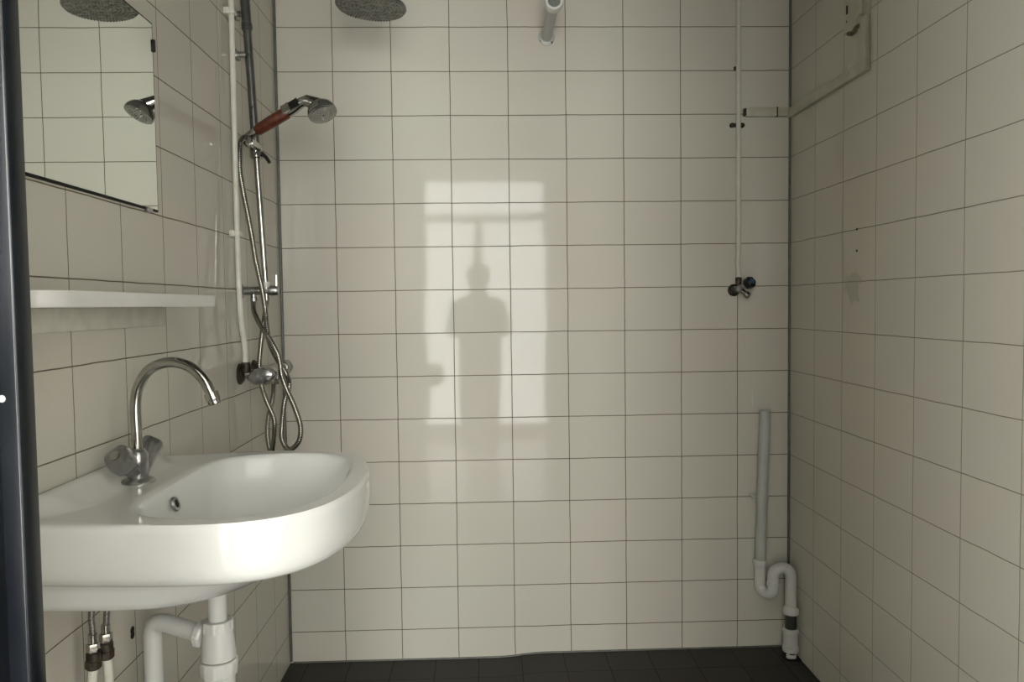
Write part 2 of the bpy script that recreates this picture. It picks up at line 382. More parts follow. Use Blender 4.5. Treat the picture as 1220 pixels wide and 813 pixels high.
# ================================================================ BASIN TAP
TX, TY, TZ = -.628, 1.415, .9405
tap = thing('basin_tap','chrome two-handle tap with swan-neck spout on the white washbasin','tap',(TX,TY,TZ))
link('base', La((TX,TY,TZ),(0,0,1),[(0,0),(0,.028),(.003,.0285),(.006,.026),(.009,.018),(.011,0)],36), M['dull_chrome'], tap)
bm = La((TX,TY,TZ+.006),(0,0,1),[(0,0),(0,.017),(.012,.0175),(.03,.0185),(.045,.0185),(.052,.015),(.056,.011),(.056,0)],28)
link('tap_body', bm, M['knob'], tap)
def lobes(n, amp): return lambda th, t: 1+amp*math.cos(n*th)
for a, d, pr_ in ((Vector((TX-.002,TY-.006,TZ+.020)), Vector((-.013,-.050,.040)), [(0,0),(0,.0140),(.012,.0140),(.020,.0160),(.028,.0195),(.032,.0225),(.050,.0240),(.058,.0220),(.062,.014),(.062,0)]),
                   (Vector((TX-.001,TY+.002,TZ+.010)), Vector((.002,.052,.050)), [(0,0),(0,.0145),(.025,.0155),(.042,.0180),(.060,.0210),(.070,.0220),(.076,.0195),(.079,.012),(.079,0)])):
    d = d.normalized()
    h = link('handle', La(a, d, pr_, 48, lobes(4,.08)), M['knob'], tap)
    link('index_cap', La(a+d*(pr_[-1][0]-.002), d, [(0,0),(0,.009),(.004,.0085),(.0055,.005),(.0058,0)], 20), M['chrome'], h)
SP = [(TX,TY,.992),(TX,TY,1.03),(TX,TY,1.085),(-.619,TY-.001,1.118),(-.597,TY-.004,1.145),(-.560,TY-.010,1.156),(-.525,TY-.016,1.148),(-.500,TY-.020,1.126),(-.485,TY-.023,1.098)]
sp = link('spout', Tb(spline(SP,.005), .0095, 20), M['chrome'], tap, sharp=60)
e = Vector(SP[-1]); dd = (Vector((-.4785,TY-.024,1.082))-e).normalized()
link('aerator', La(e-dd*.004, dd, [(0,.0099),(0,.0125),(.013,.0130),(.015,.0116),(.021,.0112),(.021,.0085),(.017,.0085),(.017,0)],24), M['chrome'], sp)
link('spout_collar', cyl((TX,TY,.988),(0,0,1),.012,.0122,24), M['chrome'], sp)

# ================================================================ DRAIN TRAP
DXX, DYY = -.494, BY
trap = thing('bottle_trap','white plastic bottle trap and waste pipe under the washbasin','drain pipe',(DXX,DYY,.52))
link('tailpiece', Tb([(DXX,DYY,.791),(DXX,DYY,.68)], .0162, 24), M['white_plastic'], trap)
def rib(n,a): return lambda th,t: 1+a*(1 if math.cos(n*th)>.55 else 0)
link('top_nut', La((DXX,DYY,.668),(0,0,1),[(0,.0255),(0,.0265),(.017,.0262),(.019,.0245),(.019,.0165)],96,rib(8,.05)), M['white_plastic'], trap)
link('trap_body', La((DXX,DYY,.617),(0,0,1),[(0,0),(0,.030),(.006,.0305),(.028,.0285),(.046,.0258),(.052,.0250),(.052,0)],40), M['white_plastic'], trap)
link('cup', La((DXX,DYY,.48),(0,0,1),[(0,0),(0,.016),(.006,.022),(.015,.0265),(.105,.0275),(.108,.0315),(.126,.033),(.133,.033),(.135,.031),(.135,0)],96, lambda th,t: 1+(.025*(math.cos(12*th)>.5) if .1<t<.13 else 0)), M['white_plastic'], trap)
AD = Vector((-.142,.050,.020)).normalized(); A0 = Vector((DXX,DYY,.652))
link('side_nut', La(A0+AD*.026, AD, [(0,0),(0,.0205),(.004,.0235),(.014,.0235),(.016,.021),(.016,0)],96,rib(8,.05)), M['white_plastic'], trap)
wp = [A0+AD*.03, A0+AD*.09, A0+AD*.125]
cx = A0+AD*.148
path = spline([A0+AD*.03, A0+AD*.08, A0+AD*.118, A0+AD*.138+Vector((0,0,-.006)), cx+Vector((0,0,-.026)), cx+Vector((0,0,-.06)), cx+Vector((0,0,-.25)), Vector((cx.x,cx.y,.0))],.006)
link('waste_pipe', Tb(path, .0163, 24), M['white_plastic'], trap, sharp=60)

# ================================================================ SUPPLY HOSES (two pairs under the basin)
def supply(hose, nut, joint, pipe, label):
    t = thing('supply_hose', label, 'water hose', (pipe[-1][0], pipe[-1][1], 0), 'water supplies under the washbasin')
    link('braided_hose', Tb(spline(hose,.004), .0052, 14), M['braid'], t, sharp=60)
    n = Vector(nut); link('ferrule', cyl(n+Vector((0,0,.012)),(0,0,1),.020,.0072,18), M['chrome'], t)
    link('nut', hexn(n,(0,0,1),.016,.0105), M['chrome'], t)
    j = Vector(joint); bm = cyl(j,(0,0,1),.030,.0115,20,.002); lathe(bm, j+Vector((0,0,.004)),(0,0,1),[(0,0),(0,.0135),(.011,.0135),(.011,0)],8)
    link('coupling', bm, M['rust'], t)
    link('supply_pipe', Tb(spline(pipe,.01), .0075, 14), M['paint_white'], t, sharp=60)
X1=-.660
supply([(X1+.020,1.30,.80),(X1+.002,1.296,.755),(X1+.001,1.297,.72),(X1,1.298,.702)], (X1,1.298,.682), (X1,1.298,.654), [(X1,1.298,.66),(X1-.002,1.293,.60),(X1-.004,1.29,.3),(X1-.004,1.29,0.0)], 'left of the two braided hoses under the washbasin, bright nut')
supply([(X1+.022,1.35,.80),(X1+.006,1.343,.755),(X1+.002,1.342,.72),(X1,1.342,.70)], (X1,1.342,.680), (X1,1.342,.651), [(X1,1.342,.655),(X1+.001,1.346,.60),(X1+.002,1.35,.3),(X1+.002,1.35,0.0)], 'right of the two braided hoses under the washbasin, dark coupling set higher')
tag(link('drill_hole', La((XL,1.545,.612),(1,0,0),[(0,0),(0,.006),(.001,.006),(.001,0)],16, lambda th,t: 1+1.1*abs(math.sin(th))), M['hole'], origin=(XL,1.545,.612)),
    'dark chipped drill hole in the left wall under the washbasin beside the waste pipe','hole')

# ================================================================ MIRROR
MY0, MY1, MZ0, MZ1 = 1.05, 1.726, 1.459, 1.860
mir = thing('wall_mirror','frameless rectangular mirror on the left wall above the shelf','mirror',(XL,1.39,MZ0))
link('mirror_backing', B((XL+.0005,MY0,MZ0),(XL+.0048,MY1,MZ1)), M['mirror_edge'], mir, smooth=False)
bm = B((XL+.0046,MY0+.003,MZ0+.0045),(XL+.0056,MY1-.004,MZ1-.0035))  # black backing shows as the dark edge and the shadow line below
link('mirror_glass', bm, M['mirror'], mir, smooth=False)
link('clip', B((XL+.0005,1.665,MZ0-.006),(XL+.010,1.688,MZ0+.005),.002), M['dull_chrome'], mir)
link('clip', B((XL+.0005,MY1-.004,1.800),(XL+.010,MY1+.004,1.826),.002), M['black'], mir)

# ================================================================ SHELF
sh = thing('wall_shelf','glossy white shelf on the left wall between mirror and washbasin','shelf',(XL,1.4,1.214))
bm = bmesh.new(); prof = []
ys0, ys1, xf = 1.085, 1.735, -.588
def sh_outline():
    P = [(XL+.0005, ys0)]; R = .045
    for k in range(9):
        a = -PI/2+PI/2*k/8; P.append((xf-R+R*math.cos(a), ys0+R+R*math.sin(a)))
    R = .012
    for k in range(6):
        a = PI/2*k/5; P.append((xf-R+R*math.cos(a), ys1-R+R*math.sin(a)))
    P.append((XL+.0005, ys1)); return P
P = sh_outline(); c0 = Vector((-.64,1.4))
rr = []
for s, z in ((.985,1.2545),(1,1.2565),(1,1.2765),(.985,1.2785)):
    rr.append([bm.verts.new((max(c0.x+(p[0]-c0.x)*s,XL+.0005), c0.y+(p[1]-c0.y)*(1-(1-s)*.2), z)) for p in P])
for a, b in zip(rr, rr[1:]):
    for k in range(len(P)): bm.faces.new((a[k],a[(k+1)%len(P)],b[(k+1)%len(P)],b[k]))
bm.faces.new(rr[0][::-1]); bm.faces.new(rr[-1])
link('board', bm, M['white_plastic'], sh)
link('wall_flange', B((XL+.0005,ys0,1.2145),(XL+.007,ys1+.002,1.2545),.0015), M['paint_old'], sh)
tag(link('peg', cyl((-.640,1.100,1.279),(0,0,1),.008,.005,14), M['black'], origin=(-.640,1.100,1.279)), 'small black peg on the near end of the white shelf', 'peg')

# ================================================================ LEFT CONDUIT
cl = thing('water_pipe','thin cream painted pipe running down the left wall to the shower mixer','pipe',(-.69,2.245,1.06))
link('pipe_run', Tb(spline([(-.69,2.225,ZC-.001),(-.69,2.226,2.1),(-.69,2.222,1.8),(-.69,2.220,1.45),(-.69,2.224,1.28),(-.690,2.236,1.20),(-.688,2.250,1.145),(-.687,2.252,1.075)],.01), .0075, 14), M['paint_white'], cl, sharp=60)
for z, yy in ((2.068,2.226),(1.458,2.220)):
    bm = B((XL,yy-.016,z-.009),(-.693,yy+.020,z+.009),.002); box(bm,(-.695,yy-.012,z-.007),(-.6795,yy+.014,z+.007),.002)
    link('clip', bm, M['paint_white'], cl)

# ================================================================ SHOWER MIXER
MX, MYc, MZc = -.640, 2.335, 1.062
mx = thing('shower_mixer','chrome bar shower mixer tap on the left wall beyond the washbasin','shower mixer',(MX,MYc,MZc))
bm = La((MX,2.225,MZc),(0,1,0),[(0,0),(0,.017),(.004,.0195),(.02,.0205),(.09,.019),(.11,.0205),(.20,.0205),(.225,.019),(.235,.016),(.235,0)],32)
for y in (2.262,2.398): lathe(bm,(MX,y,MZc),(-1,0,0),[(0,0),(0,.014),(.05,.0125),(.05,0)],20)
link('mixer_body', bm, M['dull_chrome'], mx)
link('pipe_union', cyl((-.687,2.254,1.066),(0,0,1),.030,.0135,18,.003), M['rust'], mx)
for y, m_ in ((2.262,M['rust']),(2.398,M['rust'])):
    link('escutcheon', La((XL+.0005,y,MZc),(1,0,0),[(0,0),(0,.031),(.003,.031),(.010,.024),(.014,.016),(.014,0)],32), m_, mx)
bm = bmesh.new()
lathe(bm,(0,0,0),(0,-1,0),[(0,0),(0,.014),(.004,.0205),(.020,.0235),(.040,.0235),(.050,.020),(.055,.012),(.056,0)],48,lobes(6,.025))
for v in bm.verts:
    x, z = v.co.x*1.62, v.co.z; v.co.x = x*math.cos(.16)-z*math.sin(.16); v.co.z = x*math.sin(.16)+z*math.cos(.16)
bmesh.ops.translate(bm, verts=bm.verts, vec=(-.628,2.236,MZc-.002))
kn = link('near_handle', bm, M['knob'], mx)
link('far_handle', La((MX,2.462,MZc),(0,1,0),[(0,0),(0,.015),(.004,.021),(.045,.0235),(.054,.020),(.056,0)],48,lobes(6,.04)), M['knob'], mx)
link('outlet', La((MX,2.405,MZc-.017),(0,0,-1),[(0,0),(0,.0115),(.012,.0115),(.014,.0095),(.028,.0085),(.028,0)],20), M['chrome'], mx)

# ================================================================ RISER RAIL WITH RAIN HEAD
rs = thing('shower_riser','chrome and grey shower riser rail on the left wall near the corner','shower rail',(-.64,2.3,1.30))
def RX(z): return -.6765 + (2.2-z)*.045
YR = 2.30
link('lower_tube', Tb([(RX(1.30),YR,1.30),(RX(1.62),YR,1.62),(RX(1.78),YR,1.78)], .0092, 20), M['chrome'], rs)
link('middle_tube', Tb([(RX(1.70),YR,1.70),(RX(2.06),YR,2.06)], .0118, 20), M['grey_tube'], rs)
up = [(RX(2.05),YR,2.05),(RX(2.15),YR,2.15),(RX(2.15),YR,2.25),(-.665,YR,2.32),(-.64,YR+.001,2.36),(-.58,YR+.004,2.385),(-.45,YR+.01,2.38),(-.35,YR+.014,2.34),(-.320,YR+.015,2.26),(-.318,YR+.015,2.155)]
link('overhead_arm', Tb(spline(up,.01), .0135, 20), M['grey_tube'], rs, sharp=60)
link('collar', cyl((RX(2.06),YR,2.043),(0,0,1),.022,.0155,24,.002), M['grey_tube'], rs)
for z, L_ in ((1.975,.0),(2.088,.0)):
    bm = B((XL,YR-.004-.015,z-.012),(XL+.012,YR+.022,z+.012),.003); box(bm,(XL+.008,YR-.009,z-.007),(RX(z)+.002,YR+.009,z+.007),.003)
    link('wall_bracket', bm, M['dull_chrome'], rs)
# slider
sz = 1.700; sx = RX(sz)
sl = link('slider', La((sx,YR,sz-.020),(0,0,1),[(0,0),(0,.0155),(.003,.018),(.038,.018),(.042,.0155),(.042,0)],24), M['chrome'], rs)
link('cradle', La((sx+.004,YR-.004,sz+.012),(-.25,-1,.12),[(0,0),(0,.013),(.035,.015),(.048,.015),(.050,.012),(.050,0)],24), M['chrome'], sl)
link('lock_lever', Tb([(sx+.014,YR,sz-.004),(sx+.030,YR-.006,sz-.018),(sx+.040,YR-.008,sz-.034)],[.0065,.0055,.0045],12), M['black'], sl)
# diverter at the foot
dz = 1.300
dv = link('diverter', La((XL+.0005,YR+.002,dz),(1,0,0),[(0,0),(0,.020),(.004,.020),(.008,.0125),(.080,.0125),(.082,.0145),(.102,.0145),(.106,.012),(.106,0)],28), M['dull_chrome'], rs)
link('diverter_lever', Tb([(-.607,YR,dz+.010),(-.606,YR-.001,dz+.022),(-.606,YR-.001,dz+.045)],[.0035,.003,.0028],10), M['chrome'], dv)
for x in (-.672,-.636):
    link('outlet_nut', La((x,YR-.002,dz-.010),(0,0,-1),[(0,0),(0,.0085),(.008,.0085),(.009,.0105),(.020,.0105),(.022,.008),(.030,.0078),(.030,0)],20), M['chrome'], dv)
link('seal_ring', cyl((RX(dz+.02),YR,dz+.008),(0,0,1),.018,.0118,20), M['white_plastic'], dv)
# rain head
rh_c = Vector((-.319,2.315,2.112)); rh_n = Vector((-.062,-.02,-1)).normalized()
hd = link('rain_head', La(rh_c-rh_n*.0, rh_n, [(-.050,0),(-.050,.012),(-.040,.013),(-.034,.022),(-.020,.03),(-.012,.096),(-.008,.1015),(-.002,.1015),(0,.099),(0,0)],64), M['grey_tube'], rs)
bm = bmesh.new()
lathe(bm, rh_c, rh_n, [(.0002,0),(.0012,.001),(.0012,.0975),(.0002,.0985)],64)
x_, y_ = frame_axes(rh_n)
for i in range(9):
    R = .008+.0110*i; n = max(6, int(2*PI*R/.0085))
    for k in range(n):
        a = 2*PI*(k+.5*(i%2))/n; p = rh_c+rh_n*.001+x_*R*math.cos(a)+y_*R*math.sin(a)
        lathe(bm, p, rh_n, [(0,.0028),(.0022,.0018),(.0024,0)],6)
fp = link('nozzle_plate', bm, M['face'], hd)

# ================================================================ HAND SHOWER
hs = thing('hand_shower','chrome hand shower with red-brown grip resting in the rail slider','shower head',(-.64,2.24,1.72))
H0 = Vector((-.6750,2.270,1.7330)); H1 = Vector((-.5150,2.245,1.8180)); hd_ = (H1-H0).normalized(); HL = (H1-H0).length
link('grip_end', La(H0-hd_*.006, hd_, [(0,0),(0,.0075),(.006,.0095),(.030,.0115),(.045,.0125),(.045,0)],24), M['chrome'], hs)
link('grip', La(H0+hd_*.038, hd_, [(0,0),(0,.0130),(.006,.0158),(.060,.0175),(.102,.0175),(.108,.0155),(.108,0)],28), M['wood'], hs)
nk = H0+hd_*.144
C = Vector((-.450,2.238,1.796)); fn_ = Vector((.34,-.36,-.86)).normalized()
neck = link('neck', Tb(spline([nk, nk+hd_*.02, nk+hd_*.045+Vector((0,0,.004)), C-fn_*.030+Vector((-.012,.006,.002)), C-fn_*.020],.004), None or [.0165]*1, 20) if False else Tb([nk, nk+hd_*.02, nk+hd_*.040+Vector((.002,0,.004)), nk+hd_*.055+Vector((.006,0,.004)), C-fn_*.022], [.0165,.0165,.0150,.0165,.022], 24), M['chrome'], hs, sharp=70)
x2, y2 = frame_axes(hd_)
tv = Vector((0,-.9,.45)); top = (tv - hd_*tv.dot(hd_)).normalized()
def obox(c, d, u, s):
    w = d.cross(u).normalized(); bm = bmesh.new(); r = bmesh.ops.create_cube(bm,size=1)
    mtx = Matrix((d,w,u)).transposed()
    for v in r['verts']: v.co = c + mtx @ Vector((v.co.x*s[0], v.co.y*s[1], v.co.z*s[2]))
    bmesh.ops.bevel(bm, geom=list(bm.edges), offset=.0015, segments=2, affect='EDGES'); return bm
link('spray_button', obox(nk+hd_*.004+top*.012, hd_, top, (.021,.024,.014)), M['chrome'], hs)
link('switch', obox(nk+hd_*.028+top*.010, hd_, top, (.028,.022,.014)), M['black'], hs)
shd = link('spray_head', La(C, fn_, [(-.034,0),(-.033,.012),(-.028,.024),(-.018,.035),(-.006,.0405),(.002,.0415),(.006,.0405),(.007,.037),(.006,0)],48), M['clear'], hs)
bm = La(C, fn_, [(.0062,0),(.0075,.004),(.0085,.030),(.0075,.0345),(.0062,.035)],40)
x3, y3 = frame_axes(fn_)
for R, n in ((.008,6),(.016,12),(.024,18)):
    for k in range(n):
        a = 2*PI*k/n; lathe(bm, C+fn_*.0078+x3*R*math.cos(a)+y3*R*math.sin(a), fn_, [(0,.0013),(.0018,.001),(.002,0)],6)
link('spray_face', bm, M['clear'], shd)

# ================================================================ SHOWER HOSES
def corr(pts, r, label, group):
    P = spline(pts, .0018); rad = []; acc = 0
    for i in range(len(P)):
        if i: acc += (P[i]-P[i-1]).length
        rad.append(r*(1-.13*(.5+.5*math.cos(2*PI*acc/.0062))))
    o = link('shower_hose', Tb(P, rad, 12), M['hose_metal'], origin=tuple(P[0]), sharp=180)
    return tag(o, label, 'shower hose', group)
HOSE1 = [(-0.673, 2.255, 1.733), (-0.68, 2.24, 1.711), (-0.68, 2.23, 1.665), (-0.678, 2.225, 1.622), (-0.669, 2.225, 1.56), (-0.657, 2.225, 1.49), (-0.647, 2.225, 1.42), (-0.641, 2.225, 1.377), (-0.627, 2.22, 1.311), (-0.619, 2.22, 1.255), (-0.619, 2.235, 1.196), (-0.615, 2.25, 1.145), (-0.598, 2.265, 1.098), (-0.577, 2.27, 1.059), (-0.566, 2.255, 1.026), (-0.579, 2.25, 0.981), (-0.588, 2.25, 0.916), (-0.587, 2.245, 0.873), (-0.565, 2.235, 0.846), (-0.537, 2.23, 0.87), (-0.531, 2.23, 0.913), (-0.547, 2.23, 0.97), (-0.567, 2.225, 1.022), (-0.579, 2.225, 1.06), (-0.583, 2.23, 1.086), (-0.589, 2.23, 1.117), (-0.608, 2.235, 1.155), (-0.639, 2.25, 1.198), (-0.664, 2.275, 1.236), (-0.673, 2.296, 1.265)]
HOSE2 = [(-0.636, 2.296, 1.265), (-0.637, 2.285, 1.236), (-0.642, 2.275, 1.19), (-0.649, 2.272, 1.135), (-0.654, 2.272, 1.084), (-0.65, 2.275, 1.028), (-0.633, 2.265, 0.98), (-0.615, 2.265, 0.934), (-0.615, 2.27, 0.894), (-0.627, 2.29, 0.837), (-0.641, 2.32, 0.801), (-0.651, 2.345, 0.827), (-0.659, 2.355, 0.866), (-0.658, 2.36, 0.911), (-0.651, 2.37, 0.952), (-0.647, 2.385, 0.988), (-0.649, 2.4, 1.018)]
corr(HOSE1, .0078, 'long flexible metal hose from the hand shower ending in a low teardrop loop', 'flexible shower hoses')
corr(HOSE2, .0076, 'flexible metal hose from the rail diverter crossing behind the mixer to its outlet', 'flexible shower hoses')

# ================================================================ CURTAIN ROD STUB
cr = thing('curtain_rod','short grey-white rod stub on a round flange, high on the back wall','curtain rod',(.222,YB,2.16))
link('wall_flange', La((.222,YB,2.168),(0,-1,0),[(0,0),(0,.0285),(.003,.028),(.007,.022),(.007,0)],36), M['pvc'], cr)
for x,z in ((-.019,-.012),(.018,-.017)):
    link('screw_hole', cyl((.222+x,YB-.003,2.168+z),(0,-1,0),.003,.0036,12,.0003), M['hole'], cr)
link('rod', Tb([(.222,YB-.005,2.168),(.2235,2.45,2.178)], .0170, 24), M['pvc'], cr)
link('end_cap', La((.2235,2.475,2.180),(0,-1,.03),[(0,0),(0,.0265),(.004,.0285),(.030,.0285),(.034,.026),(.034,.0205),(.024,.0205),(.024,0)],36), M['white_plastic'], cr)
link('cap_recess', La((.2235,2.4515,2.1807),(0,-1,.03),[(0,0),(0,.0200),(.0025,.0195),(.003,0)],32), M['recess'], cr)

# ================================================================ RIGHT PIPE, STOP TAP
cp = thing('water_pipe','thin cream painted pipe running down the back wall to the black tap','pipe',(.887,2.72,1.33))
link('pipe_run', Tb(spline([(.887,2.726,ZC-.001),(.887,2.726,2.2),(.887,2.726,1.6),(.887,2.726,1.45),(.883,2.722,1.39),(.8835,2.712,1.335)],.01), .0082, 14), M['paint_old'], cp, sharp=60)
for sx_ in (-.019,.017):
    link('clamp_screw', La((.886+sx_,YB-.001,1.865),(0,-1,0),[(0,0),(0,.009),(.006,.0085),(.011,.006),(.012,0)],14), M['rust'], cp)
link('clamp', B((.868,2.731,1.858),(.904,YB,1.872),.002), M['rust'], cp)
link('clip_stub', B((.873,2.728,2.054),(.881,YB,2.066),.0015), M['rust'], cp)
st = thing('stop_tap','small dark tap with black knob on the back wall near the right corner','tap',(.872,YB,1.29))
link('escutcheon', La((.874,YB,1.291),(0,-1,0),[(0,0),(0,.0215),(.004,.0210),(.010,.015),(.010,0)],28), M['rust'], st)
link('union', cyl((.8825,2.712,1.309),(0,0,1),.026,.0105,16,.002), M['rust'], st)
link('tap_body', La((.874,2.732,1.294),(.12,-1,0),[(0,0),(0,.011),(.030,.011),(.034,.0125),(.050,.0115),(.052,0)],20), M['dull_chrome'], st)
link('stem', Tb([(.882,2.695,1.296),(.905,2.672,1.314)],.007,12), M['dull_chrome'], st)
kb = link('knob', La((.900,2.678,1.308),(.35,-.75,.40),[(0,0),(0,.014),(.004,.0185),(.024,.0195),(.028,.016),(.028,0)],48,lobes(6,.06)), M['black'], st)
kd = Vector((.35,-.75,.40)).normalized()
link('knob_cap', La(Vector((.900,2.678,1.308))+kd*.0275, kd,[(0,0),(0,.011),(.0025,.0095),(.003,0)],20), M['blue'], kb)
link('outlet', La((.886,2.690,1.288),(.60,-.35,-.55),[(0,0),(0,.0095),(.016,.0095),(.018,.0125),(.030,.0125),(.032,.011),(.032,.0065),(.024,.0065),(.024,0)],20), M['chrome'], st)

# ================================================================ TRUNKING
t1 = thing('cable_trunking','cream cable trunking turning the right corner and rising up the right wall','cable trunking',(1.05,2.72,1.89))
link('back_channel', B((.913,YB-.016,1.893),(1.0735,YB,1.924),.002), M['trunk'], t1)
link('end_cap', B((.906,YB-.018,1.896),(.914,YB,1.921),.002), M['rust'], t1)
link('joint_clip', B((1.020,YB-.0175,1.892),(1.0245,YB,1.925),.001), M['rust'], t1)
link('side_channel', B((XR-.016,2.166,1.886),(XR,YB-.015,1.919),.002), M['trunk'], t1)
link('vertical_channel', B((XR-.015,2.168,1.917),(XR,2.215,2.040),.002), M['trunk'], t1)
cv = thing('cover_box','narrow cream cover box with a broken lower edge high on the right wall','cover box',(XR,2.23,2.03))
bm = bmesh.new(); ny_ = 14; F = []; Bk = []
y0_, y1_ = 2.170, 2.280
for i in range(ny_+1):
    t = i/ny_; y = y0_+(y1_-y0_)*t
    z = 2.040 - .022*min(1,max(0,(t-.25)/.35)) + .0035*math.sin(9*t)
    F.append((bm.verts.new((XR-.024,y,z+.002)), bm.verts.new((XR-.024,y,ZC-.05)))); Bk.append((bm.verts.new((XR-.0005,y,z-.004)), bm.verts.new((XR-.0005,y,ZC-.05))))
for i in range(ny_):
    bm.faces.new((F[i][0],F[i+1][0],F[i+1][1],F[i][1])); bm.faces.new((Bk[i][0],Bk[i][1],Bk[i+1][1],Bk[i+1][0]))
    bm.faces.new((F[i][0],Bk[i][0],Bk[i+1][0],F[i+1][0])); bm.faces.new((F[i][1],F[i+1][1],Bk[i+1][1],Bk[i][1]))
for i in (0,ny_): bm.faces.new((F[i][0],F[i][1],Bk[i][1],Bk[i][0]))
link('cover', bm, M['trunk'], cv, smooth=False)
link('slot', B((XR-.0255,2.256,2.072),(XR-.0235,2.263,2.096),.0005), M['hole'], cv)
link('screw', cyl((XR-.0235,2.262,2.052),(-1,0,0),.0016,.0028,12,.0003), M['rust'], cv)
link('torn_edge_shadow', B((XR-.021,2.200,2.014),(XR-.002,2.272,2.026),.004), M['torn_shadow'], cv)  # brown strip: broken edge plus painted shadow under the cover

# ================================================================ STANDPIPE AND S-TRAP
sp_ = thing('standpipe','grey-white plastic standpipe with S-trap in the right back corner','waste pipe',(1.05,2.68,0))
PR = .0190
top_p = Vector((.973,2.700,.868)); low_p = Vector((.956,2.700,.335))
bm = Tb([top_p, low_p], PR, 28, caps=False); tube(bm,[top_p, top_p+(low_p-top_p).normalized()*.08], PR-.003, 28, caps=False)
lathe(bm, top_p, (low_p-top_p).normalized(), [(0,PR-.003),(0,PR)],28)
lathe(bm, top_p+(low_p-top_p).normalized()*.07, (low_p-top_p).normalized(), [(0,0),(0,PR-.003)],28)
link('upper_pipe', bm, M['pvc'], sp_, sharp=50)
kz = .560; kx = .956+(.973-.956)*(kz-.335)/(.868-.335)
bm = La((kx,2.700,kz-.008),(0,0,1),[(0,.0185),(0,.0215),(.016,.0215),(.016,.0185)],28); box(bm,(kx-.034,2.70,kz-.006),(kx-.014,YB,kz+.006),.002)
link('pipe_clip', bm, M['pvc'], sp_)
link('trap_collar', La((.956,2.700,.318),(0,0,1),[(0,.018),(0,.022),(.004,.0245),(.018,.0245),(.021,.0225),(.021,.018)],32), M['pvc_white'], sp_)
def arc(c, r, a0, a1, ux, n=12): # in the plane spanned by ux and z
    return [Vector(c)+Vector(ux)*r*math.cos(a0+(a1-a0)*k/n)+Vector((0,0,1))*r*math.sin(a0+(a1-a0)*k/n) for k in range(n+1)]
Lx = Vector((.956,2.700,0)); Mx_ = Vector((.986,2.655,0)); Rx_ = Vector((1.046,2.648,0))
u1 = (Mx_-Lx); r1 = u1.length/2; u1n = u1.normalized(); c1 = (Lx+Mx_)/2+Vector((0,0,.228+r1-.002))
u2 = (Rx_-Mx_); r2 = u2.length/2; u2n = u2.normalized(); c2 = (Mx_+Rx_)/2+Vector((0,0,.294))
pth = [Lx+Vector((0,0,.325)), Lx+Vector((0,0,.29))] + arc(c1, r1, PI, 2*PI, u1n) + arc(c2, r2, PI, 0, u2n) + [Rx_+Vector((0,0,.24)), Rx_+Vector((0,0,.175))]
link('s_bend', Tb(pth, .0195, 28), M['pvc_white'], sp_, sharp=70)
link('bend_ring', La(Mx_+Vector((0,0,.262)),(0,0,1),[(0,.019),(0,.0225),(.010,.0225),(.010,.019)],28), M['pvc_white'], sp_)
link('outlet_collar', La(Rx_+Vector((0,0,.163)),(0,0,1),[(0,.018),(0,.0275),(.004,.029),(.014,.028),(.026,.0215),(.026,.018)],32), M['pvc_white'], sp_)
link('dark_sleeve', Tb([Rx_+Vector((0,0,.170)),Rx_+Vector((0,0,.100))], .0195, 28), M['dark_pvc'], sp_)
link('socket', La(Rx_+Vector((0,0,.030)),(0,0,1),[(0,.017),(0,.0270),(.004,.0285),(.016,.0285),(.020,.0245),(.064,.0245),(.067,.0275),(.078,.0275),(.081,.025),(.081,.018)],32), M['pvc_white'], sp_)
link('floor_pipe', La(Rx_+Vector((0,-.002,.006)),(0,0,1),[(0,0),(0,.0160),(.010,.017),(.026,.0155),(.026,0)],28, lambda th,t: 1+.10*math.cos(3*th)), M['pvc_white'], sp_)
bm = La(Rx_+Vector((.004,0,.0065)),(0,0,1),[(0,0),(0,.036),(.0015,.034),(.002,0)],28, lambda th,t: 1+.09*math.cos(5*th+1))
link('floor_gap', bm, M['hole'], sp_)
link('dark_gap_ring', Tb([Rx_+Vector((0,0,.034)),Rx_+Vector((0,0,.022))], .0185, 28), M['black'], sp_)  # black ring stands in for the dark gap under the socket

# ================================================================ SMALL MARKS ON THE WALLS
def smear(name, c, nrm, a, b, label, seed):
    rnd = random.Random(seed); nrm = Vector(nrm); x = Vector((0,0,1)); y = nrm.cross(x); bm = bmesh.new(); n = 20
    ro = [1+rnd.uniform(-.35,.2) for _ in range(n)]
    A = [bm.verts.new(Vector(c)+x*a*ro[k]*math.cos(2*PI*k/n)+y*b*ro[k]*math.sin(2*PI*k/n)) for k in range(n)]
    Bq = [bm.verts.new(Vector(c)+nrm*.0012+x*a*.7*ro[k]*math.cos(2*PI*k/n)+y*b*.7*ro[k]*math.sin(2*PI*k/n)) for k in range(n)]
    for k in range(n): bm.faces.new((A[k],A[(k+1)%n],Bq[(k+1)%n],Bq[k]))
    bm.faces.new(Bq); bm.faces.new(A[::-1])
    return tag(link(name, bm, M['smear_pale'], origin=c), label, 'filler smear')
smear('pale_smear',(XR,2.300,1.9395),(-1,0,0),.011,.018,'pale filler smear on the right wall just above the cable trunking',3)
smear('pale_smear',(.944,YB,.905),(0,-1,0),.026,.007,'pale streak on the back wall just above the standpipe',5)  # pale flat streak on the tiles
for z, lb in ((1.455,'upper of two tiny dark drill holes in the right wall, on the joint'),(1.393,'lower of two tiny dark drill holes in the right wall')):
    tag(link('drill_hole', cyl((XR,2.239,z),(-1,0,0),.0012,.0038,12,.0003), M['hole'], origin=(XR,2.239,z)), lb, 'hole')
o = tag(link('paint_chip', cyl((-.3885,YF1-.0215,1.180),(0,-1,0),.001,.003,10,.0003), M['chip'], origin=(-.3885,YF1-.0215,1.180)), 'white paint chip on the dark navy door frame', 'paint chip')

